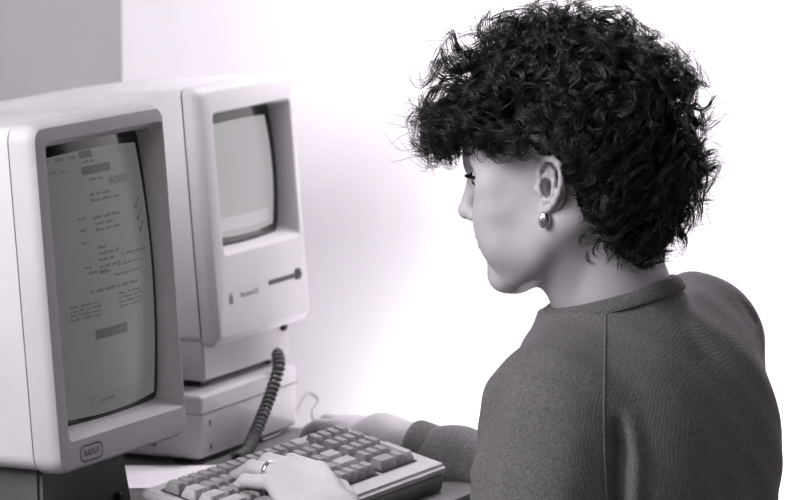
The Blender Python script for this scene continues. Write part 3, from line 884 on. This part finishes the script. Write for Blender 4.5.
def sweater_fn(P):
    d = sw_.ev(P)
    m = np.abs(d) < .05
    if m.any():
        Q = P[m]; add = np.zeros(len(Q))
        for pts_, dep, wid in folds:
            best = None
            for a, b in zip(pts_, pts_[1:]):
                # ignore depth: folds are creases on the visible cloth; use distance with relaxed view-normal axis
                sd, h = seg_d(Q * np.array((1, .22, 1)), a * np.array((1, .22, 1)), b * np.array((1, .22, 1)))
                best = sd if best is None else np.minimum(best, sd)
            lowb = np.clip((pts_[0][2] - Q[:, 2]) / .03 + .3, 0, 1)
            add += dep * np.exp(-(best / wid) ** 2) * lowb
        x, y, z = Q.T
        add += .0022 * np.sin(x * 38 + z * 15 + 1.3) * np.sin(y * 31 - z * 22) + .0012 * np.sin(x * 90 + z * 60) * np.sin(y * 80 + z * 40 + 2)
        d = d.copy(); d[m] -= add
    return d
# neck opening
neck_c = B(.8, 0, 0)
def plane_z(f_, l_=0): return -.010 - f_ * .22 + f_ * f_ * .8 - l_ * .10
def sweater_open(P):
    d = sweater_fn(P)
    q = P - neck_c; f_ = q @ Fd; l_ = q @ Ld
    cyl = np.sqrt(f_ ** 2 + (l_ / 1.05) ** 2) - .064
    top = -(q[:, 2] - plane_z(f_, l_))             # above the neckline plane
    cut = np.maximum(cyl, -(q[:, 2] + .07))
    cut2 = np.maximum(top, np.sqrt(f_ ** 2 + (l_ / 1.05) ** 2) - .10)
    return np.maximum(np.maximum(d, -cut), -cut2)
l2, h2 = bounds([B(-25, -26, -50), B(14, 26, 2), B(-25, 28, -50), B(14, -26, -50), cuffL, cuffR, elL, elR], .07)
swv, swf = mesh_sdf(sweater_open, l2, h2, .0036, 1)
sweat = child('sweatshirt', np_mesh('sweatshirt', [(swv, swf)]), M['knit'])
sweat['label'] = 'dark grey knitted sweatshirt with a ribbed crew neck'
bvh = BVHTree.FromPolygons([tuple(v) for v in swv], [tuple(int(i) for i in f_) for f_ in swf])
# collar band of ribbed knit round the neckline
nseg = 320; band = []
for i in range(nseg):
    a = 2 * PI * i / nseg
    dirv = Fd * math.cos(a) * (.92 if math.cos(a) > 0 else 1) + Ld * math.sin(a) * 1.05
    row = []
    for (rr, dz) in ((.0620, -.012), (.0610, -.002), (.0615, .0020), (.0640, .0042), (.0675, .0036), (.0715, -.0006), (.0750, -.0060), (.0755, -.010)):
        rr += .0004 * (1 if i % 2 else -1)
        p = neck_c + dirv * rr; p[2] = neck_c[2] + plane_z(math.cos(a) * .0665, math.sin(a) * .0665) + dz
        row.append(p)
    band.append(row)
band = np.array(band)
v = band.reshape(-1, 3); fcs = []
for i in range(nseg):
    for j in range(7):
        a = i * 8 + j; b = ((i + 1) % nseg) * 8 + j; fcs.append((a, b, b + 1, a + 1))
child('collar', np_mesh('collar', [(v, np.array(fcs)[:, ::-1])]), M['rib'], sweat)
# raglan seam
bm = bmesh.new(); bm2 = bmesh.new()
sp = []; sp2 = []
for i in range(60):
    y = 309 + i * 4; xx = 606 - 2.2 * math.sin(i / 60 * PI) + max(0, i - 30) * .12
    d = ray(xx, y); hit = bvh.ray_cast(Vector((0, 0, CAMZ)), d.normalized())
    if hit[0] is not None: sp.append(hit[0] + Vector((0, 0.0006, 0)))
tube(bm, sp, .0016, 6)
from_bm('shoulder_seam', bm, M['knit'], sweat); 
# cuff of the right sleeve
def cuff(c, d, r, w=.03, name='cuff'):
    bm = bmesh.new(); d = Vector(d); a = d.cross(Vector((0, 0, 1))).normalized(); b = a.cross(d)
    prof = [(0, r * .80), (.001, r), (.006, r + .0015), (w - .006, r + .002), (w, r + .0005), (w + .001, r * .8)]
    rings = []
    for (t, rr) in prof:
        rings.append([bm.verts.new(Vector(c) + d * (t - w / 2) + (a * math.cos(2 * PI * k / 72) + b * math.sin(2 * PI * k / 72)) * (rr + (.0005 if k % 2 else 0))) for k in range(72)])
    for A_, B_ in zip(rings, rings[1:]):
        for k in range(72): bm.faces.new((A_[k], A_[(k + 1) % 72], B_[(k + 1) % 72], B_[k]))
    return from_bm(name, bm, M['rib'], sweat)
cuff(cuffR + dR * .004, dR, .031); cuff(cuffL + dL * .030, dL, .034)

# eyes, brow, lashes, lips
def ball_mesh(c, r, seg=20):
    bm = bmesh.new(); bmesh.ops.create_uvsphere(bm, u_segments=seg, v_segments=seg // 2, radius=r); bmesh.ops.translate(bm, vec=Vector(c), verts=bm.verts); return bm
for y in (-1, 1):
    bm = ball_mesh(Hd(6.86, y * 4.0, 1.02), 1.27 * c_)
    o = from_bm('eye', bm, M['eye'], person); o.matrix_parent_inverse = Matrix.Translation((-nb[0], -nb[1], 0))
    bm = ball_mesh(Hd(7.66, y * 4.15, .72), .58 * c_)
    o = from_bm('iris', bm, M['iris'], o)
rl = random.Random(3)
PI_ = Matrix.Translation((-nb[0], -nb[1], 0))
for y in (-1, 1):
    bm = bmesh.new()
    for k in range(34):
        t = k / 33
        a = Vector(Hd(8.30 - 1.15 * t * t, y * (3.0 + 2.2 * t), 1.62 - .3 * t))
        dv = Vector(hf * (1.0 - .25 * t) + hl * y * (.15 + .8 * t) + hu * -.42) * .0085
        tube(bm, [a, a + dv * .5 + Vector(hu) * -.0008, a + dv * .95 + Vector(hu) * .0014], [.0005, .0004, .00015], 4)
    tube(bm, [Hd(8.30 - 1.2 * (k / 10) ** 2, y * (2.9 + 2.4 * k / 10), 1.65 - .35 * k / 10) for k in range(11)], .0007, 5)
    from_bm('eyelashes', bm, M['hair'], person).matrix_parent_inverse = PI_
    bm = bmesh.new()
    for k in range(90):
        t = rl.random()
        a = Vector(Hd(9.25 - 1.5 * t * t, y * (1.3 + 3.6 * t), 2.9 + .6 * math.sin(t * 2.4) + rl.uniform(-.25, .25)))
        dv = Vector(hl * y * .8 + hu * .2 - hf * .5 * t) * .007
        tube(bm, [a, a + dv], [.0005, .0002], 3)
    from_bm('eyebrow', bm, M['hair'], person).matrix_parent_inverse = PI_

# earring
ec = EAR[1](-.15, -3.25, .55)
bm = bmesh.new(); bmesh.ops.create_uvsphere(bm, u_segments=24, v_segments=14, radius=1)
for v in bm.verts:
    x, y, z = v.co
    rad = .0058 * (1 - .22 * z)
    g = 1 + .10 * math.cos(6 * math.atan2(y, x)) * (1 - abs(z))
    v.co = Vector(ec) + Vector(hf) * (x * rad * g) + Vector(hl) * y * .0048 * g + Vector((0, 0, 1)) * z * .0090
o = from_bm('earring', bm, M['silver'], person); o.matrix_parent_inverse = Matrix.Translation((-nb[0], -nb[1], 0))
o['label'] = 'shiny silver teardrop earring'
# ring on the fourth finger
a, b = infoL[2][0], infoL[2][1]
rc = a + (b - a) * .50; rd = Vector(unit(b - a)); ra = rd.cross(Vector((0, 0, 1))).normalized(); rb = ra.cross(rd)
bm = bmesh.new(); rings = []
for k in range(40):
    an = 2 * PI * k / 40; u = ra * math.cos(an) + rb * math.sin(an)
    rings.append([bm.verts.new(Vector(rc) + u * (.0094 + dr) + rd * dt) for dr, dt in ((-.0008, -.0028), (.0008, -.0024), (.0012, 0), (.0008, .0024), (-.0008, .0028))])
for k in range(40):
    A_, B_ = rings[k], rings[(k + 1) % 40]
    for j in range(4): bm.faces.new((A_[j], A_[j + 1], B_[j + 1], B_[j]))
o = from_bm('ring', bm, M['silver'], person); o.matrix_parent_inverse = Matrix.Translation((-nb[0], -nb[1], 0))
o['label'] = 'plain silver finger ring'

# ------------------------------------------------------------------ hair
rng = np.random.default_rng(11)
y0f = hf0                                   # forward without the nod
SC = Hd(-1.2, 0, 2.6)                       # skull centre
EC = np.array(atY(575, 140, 4.03))          # envelope centre
tab = np.array([(-180, 184), (-172, 172), (-160, 140), (-140, 100), (-110, 124), (-92, 134), (-75, 144), (-60, 156), (-45, 162), (-30, 158), (-15, 154), (0, 156), (20, 152), (45, 152), (70, 150), (90, 150), (110, 153), (125, 162), (140, 173), (155, 181), (170, 186), (180, 184)], float)
def env_r(th):
    return np.interp(np.degrees(th), tab[:, 0], tab[:, 1]) / FPX * 4.03 / CP
rx = -y0f    # image right
def scalp_ok(q):   # q head-local cm
    x, y, z = q
    if x > 1.5: return z > 2.9 + (x - 1.5) * .48
    if x > -2.2: return z > 3.1
    if x > -3.7: return z > 3.1 - (-2.2 - x) * 6.6
    return z > -6.8
strands = []
def rand_dir():
    v = rng.normal(size=3); return v / np.linalg.norm(v)
clumps = []
while len(clumps) < 1500:
    d = rand_dir()
    q = d * np.array((9.3, 7.3, 8.2)) + np.array((-1.2, 0, 2.6))
    if not scalp_ok(q): continue
    if q[1] < -2 and rng.random() < .45: continue
    clumps.append((q, d))
allv = []; allf = []; off = 0
PTS = 26
def emit(path, rad):
    """path (n,3); triangular tube"""
    global off
    n = len(path)
    t = np.gradient(path, axis=0); t /= np.linalg.norm(t, axis=1)[:, None] + 1e-9
    ref = np.array((.3, .5, .8)); a = np.cross(t, ref); a /= np.linalg.norm(a, axis=1)[:, None] + 1e-9; b = np.cross(t, a)
    r = (rad * np.concatenate([np.ones(n - n // 3), np.linspace(1, .15, n // 3)]))[:, None]
    ring = np.stack([path + (a * math.cos(k * 2 * PI / 3) + b * math.sin(k * 2 * PI / 3)) * r for k in range(3)], 1)
    allv.append(ring.reshape(-1, 3))
    i = np.arange(n - 1)[:, None] * 3; k = np.arange(3)[None, :]
    A_ = i + k; B_ = i + (k + 1) % 3
    allf.append(np.stack([A_, B_, B_ + 3, A_ + 3], -1).reshape(-1, 4) + off); off += n * 3
for ci, (q, d) in enumerate(clumps):
    root = Hd(*q)
    nrm = hf * d[0] / 9.3 + hl * d[1] / 7.3 + hu * d[2] / 8.2; nrm /= np.linalg.norm(nrm)
    rel = root - EC
    X = rel @ rx; Z = rel[2]; Yl = rel @ hl
    th = math.atan2(Z, X)
    # where the tip wants to go: out to the envelope, with lower and side hair sinking
    rin = math.hypot(X, Z)
    side = abs(Yl) / .075
    # cosine of lateral angle
    al = math.atan2(abs(Yl) / .118, max(rin, .001) / env_r(th))
    th2 = th
    front = q[0] > 2.5
    if front: th2 = th + R(rng.uniform(8, 48)) * (1.0 if th > 0 else 0)     # forward and down over the brow
    elif q[2] < 4 or side > .8:
        tgt = R(rng.uniform(-112, -35) if (q[0] < -2 and q[2] < 1) else -30)
        dlt = (tgt - th + PI) % (2 * PI) - PI
        th2 = th + np.clip(dlt, -R(40), R(40)) * rng.uniform(.2, .9)
    else: th2 = th + R(rng.uniform(-14, 18))
    th2 = (th2 + PI) % (2 * PI) - PI
    if front and th2 < 0 and th2 > -R(168): th2 = -R(rng.uniform(168, 179))
    rr = env_r(th2) * rng.uniform(.84, .985)
    if rng.random() < .35: rr *= rng.uniform(.75, .95)
    k_in = math.cos(al); k_lat = math.sin(al)
    lat = math.copysign(.118 * k_lat, Yl) * rng.uniform(.82, 1.03)
    tip = EC + rx * math.cos(th2) * rr * k_in + Zd * math.sin(th2) * rr * k_in + hl * lat
    # keep the ear and cheek free
    tl = (tip - HC) @ HR.T / c_
    if tl[0] > -3.2 and tl[0] < 9 and tl[2] < 2.6 + max(0, tl[0]) * .25 and abs(tl[1]) > 3:
        lift = 3.0 + max(0, tl[0]) * .25 + rng.uniform(0, 1.6) - tl[2]; tip = tip + hu * lift * .01
        if tl[0] < 0: tip = tip - hf * .005
    dist = np.linalg.norm(tip - root)
    mid = root + nrm * (.35 * dist + .012) + rng.normal(size=3) * .006
    tt = np.linspace(0, 1, PTS)[:, None]
    ub = 1 - (1 - tt) ** 1.55
    base = root * (1 - ub) ** 2 + 2 * mid * ub * (1 - ub) + tip * ub ** 2
    # curl
    ax = tip - root; ax /= np.linalg.norm(ax)
    e1 = np.cross(ax, rand_dir()); e1 /= np.linalg.norm(e1); e2 = np.cross(ax, e1)
    turns = rng.uniform(1.2, 2.3) * (dist / .07) ** .5; ph = rng.uniform(0, 2 * PI); amp = rng.uniform(.007, .0155)
    if q[2] < 1: amp *= .85; turns *= .55
    grow = np.clip(tt * 1.3, 0, 1)
    ns = 10
    for s_ in range(ns):
        w1 = rng.normal() * .0015; w2 = rng.normal() * .0015; dph = rng.normal() * .16; da = 1 + rng.normal() * .12; fz = rng.normal(size=3) * .0012
        ang = ph + dph + tt * turns * 2 * PI * (1 + rng.normal() * .03)
        pth = base + (e1 * np.cos(ang) + e2 * np.sin(ang)) * amp * da * grow + (e1 * w1 + e2 * w2) * (.5 + tt) + fz * tt ** 2
        ln = rng.uniform(.8, 1.08)
        lc = ((pth - HC) @ HR.T) / c_
        if ((lc[:, 0] > -2.9) & (lc[:, 0] < 1.6) & (np.abs(lc[:, 1]) > 6.2) & (lc[:, 2] > -4.5) & (lc[:, 2] < 2.5)).any(): continue
        emit(pth[:max(8, int(PTS * min(1, ln)))], .00042 if q[2] > 0 else .0005)
# stray wisps round the outline
for k in range(120):
    q, d = clumps[rng.integers(len(clumps))]
    if q[2] < -3: continue
    root = Hd(*q)
    rel = root - EC; X = rel @ rx; Z = rel[2]; th = math.atan2(Z, X)
    if q[0] > 2: th += R(rng.uniform(0, 30))
    if th > PI: th -= 2 * PI
    if -R(172) < th < -R(95): continue
    rr = env_r(th) * rng.uniform(.98, 1.07)
    tip = EC + (rx * math.cos(th) + Zd * math.sin(th)) * rr + hl * rng.uniform(-.06, .06)
    st = EC + (rx * math.cos(th) + Zd * math.sin(th)) * rr * .72 + hl * rng.uniform(-.06, .06)
    tt = np.linspace(0, 1, PTS)[:, None]
    side_ = np.cross(tip - st, hl); side_ /= np.linalg.norm(side_)
    bend = rng.uniform(-.02, .02); turns = rng.uniform(.3, 1.2); ph = rng.uniform(0, 6)
    pth = st * (1 - tt) + tip * tt + side_ * bend * np.sin(tt * 3) + (side_ * np.cos(ph + tt * turns * 6) + hl * np.sin(ph + tt * turns * 6)) * .009 * tt
    emit(pth, .00026)
hair_parts = [(np.concatenate(allv), np.concatenate(allf), 0)]
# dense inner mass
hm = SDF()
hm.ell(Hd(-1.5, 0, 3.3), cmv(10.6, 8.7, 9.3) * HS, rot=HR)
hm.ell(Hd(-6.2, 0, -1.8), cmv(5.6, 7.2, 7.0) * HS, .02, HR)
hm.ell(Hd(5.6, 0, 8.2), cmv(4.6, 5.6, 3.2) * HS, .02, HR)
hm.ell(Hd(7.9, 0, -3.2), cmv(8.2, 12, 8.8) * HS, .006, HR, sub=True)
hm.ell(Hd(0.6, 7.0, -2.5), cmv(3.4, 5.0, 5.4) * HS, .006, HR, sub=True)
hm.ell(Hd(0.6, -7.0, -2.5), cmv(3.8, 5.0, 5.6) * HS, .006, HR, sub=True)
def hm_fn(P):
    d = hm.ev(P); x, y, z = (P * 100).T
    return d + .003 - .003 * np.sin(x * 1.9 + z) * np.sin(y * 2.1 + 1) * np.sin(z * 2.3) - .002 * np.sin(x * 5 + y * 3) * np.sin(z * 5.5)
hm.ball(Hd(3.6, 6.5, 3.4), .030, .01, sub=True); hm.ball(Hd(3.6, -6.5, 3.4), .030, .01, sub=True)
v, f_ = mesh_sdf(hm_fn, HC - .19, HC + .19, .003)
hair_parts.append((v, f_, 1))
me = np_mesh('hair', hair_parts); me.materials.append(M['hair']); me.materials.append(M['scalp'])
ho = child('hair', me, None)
ho['label'] = 'thick dark curly hair with loose wisps'

# ------------------------------------------------------------------ mouse and its cord
mp = infoR[1][1]; mpos = np.array((wristR + fwdR * .085)); 
mouse_ang = math.atan2(fwdR[1], fwdR[0])
mouse = thing('computer_mouse', 'boxy grey mouse under her right hand behind the keyboard', 'mouse', (mpos[0], mpos[1], DZ), mouse_ang)
bm = bmesh.new(); add_box(bm, -.05, .05, -.029, .029, .001, .024, .004, 3)
for v in bm.verts:
    if v.co.z > .015: v.co.z -= max(0, v.co.x + .0) * .12
from_bm('shell', bm, M['kb'], mouse, auto=R(40))
bm = bmesh.new(); add_box(bm, .012, .046, -.018, .018, .016, .0235, .002, 2); from_bm('button', bm, M['key2'], mouse, auto=R(40))
me_ = Vector(mpos) + Vector(fwdR) * .05
Yc = me_.y
pts = [Vector((me_.x, me_.y, DZ + .008)), onz(312, 414, DZ + .004), onz(318, 405, DZ + .003) + Vector((0, 0, .006)), onz(308, 402, DZ + .003) + Vector((0, -.01, .012)), onz(298, 409, DZ + .003), onz(290, 420, DZ + .003), onz(280, 432, DZ + .003), onz(262, 440, DZ + .003)]
bm = bmesh.new(); tube(bm, catmull(pts, 10), .0016, 8)
o = from_bm('mouse_cord', bm, M['cord2']); tag(o, 'thin grey cord looping from the mouse behind the keyboard', 'cord')

# ------------------------------------------------------------------ light
def area(name, loc, target, size, power, col=(1, .985, 1), sy=None):
    l = bpy.data.lights.new(name, 'AREA'); l.energy = power; l.color = col; l.size = size
    if sy: l.shape = 'RECTANGLE'; l.size_y = sy
    o = bpy.data.objects.new(name, l); COL.objects.link(o); o.location = loc
    o.rotation_euler = (Vector(target) - Vector(loc)).to_track_quat('-Z', 'Y').to_euler(); return o
area('window_light', (-1.14, 2.2, 2.1), (.1, 4.1, 1.1), 1.0, 14)
wp = W * 2.45 + N * (cn + .07)
area('wall_window_light', (wp.x, wp.y, 1.75), (.15, 4.05, 1.1), .7, 38, sy=.9)
wl = W * 4.22 + N * -1.84
area('wall_fill_high', (wl.x, wl.y, 1.6), (wl.x + W.x * .42, wl.y + W.y * .42, .75), .3, 8)  # added fill above the frame, brightens the back wall; no fixture there
w2 = W * 4.25 + N * -1.88
area('wall_fill_low', (w2.x, w2.y, .45), (w2.x + W.x * .42, w2.y + W.y * .42, .80), .4, 5.5, sy=.4)  # added unseen fill behind the desk, whitens the lower back wall
wd = bpy.data.worlds.new('world'); sc.world = wd; wd.use_nodes = True
wd.node_tree.nodes['Background'].inputs[0].default_value = grey(225)
wd.node_tree.nodes['Background'].inputs[1].default_value = .20
sc.view_settings.view_transform = 'Standard'; sc.view_settings.look = 'None'; sc.view_settings.gamma = 1; sc.view_settings.exposure = 0
sc.view_settings.use_curve_mapping = False
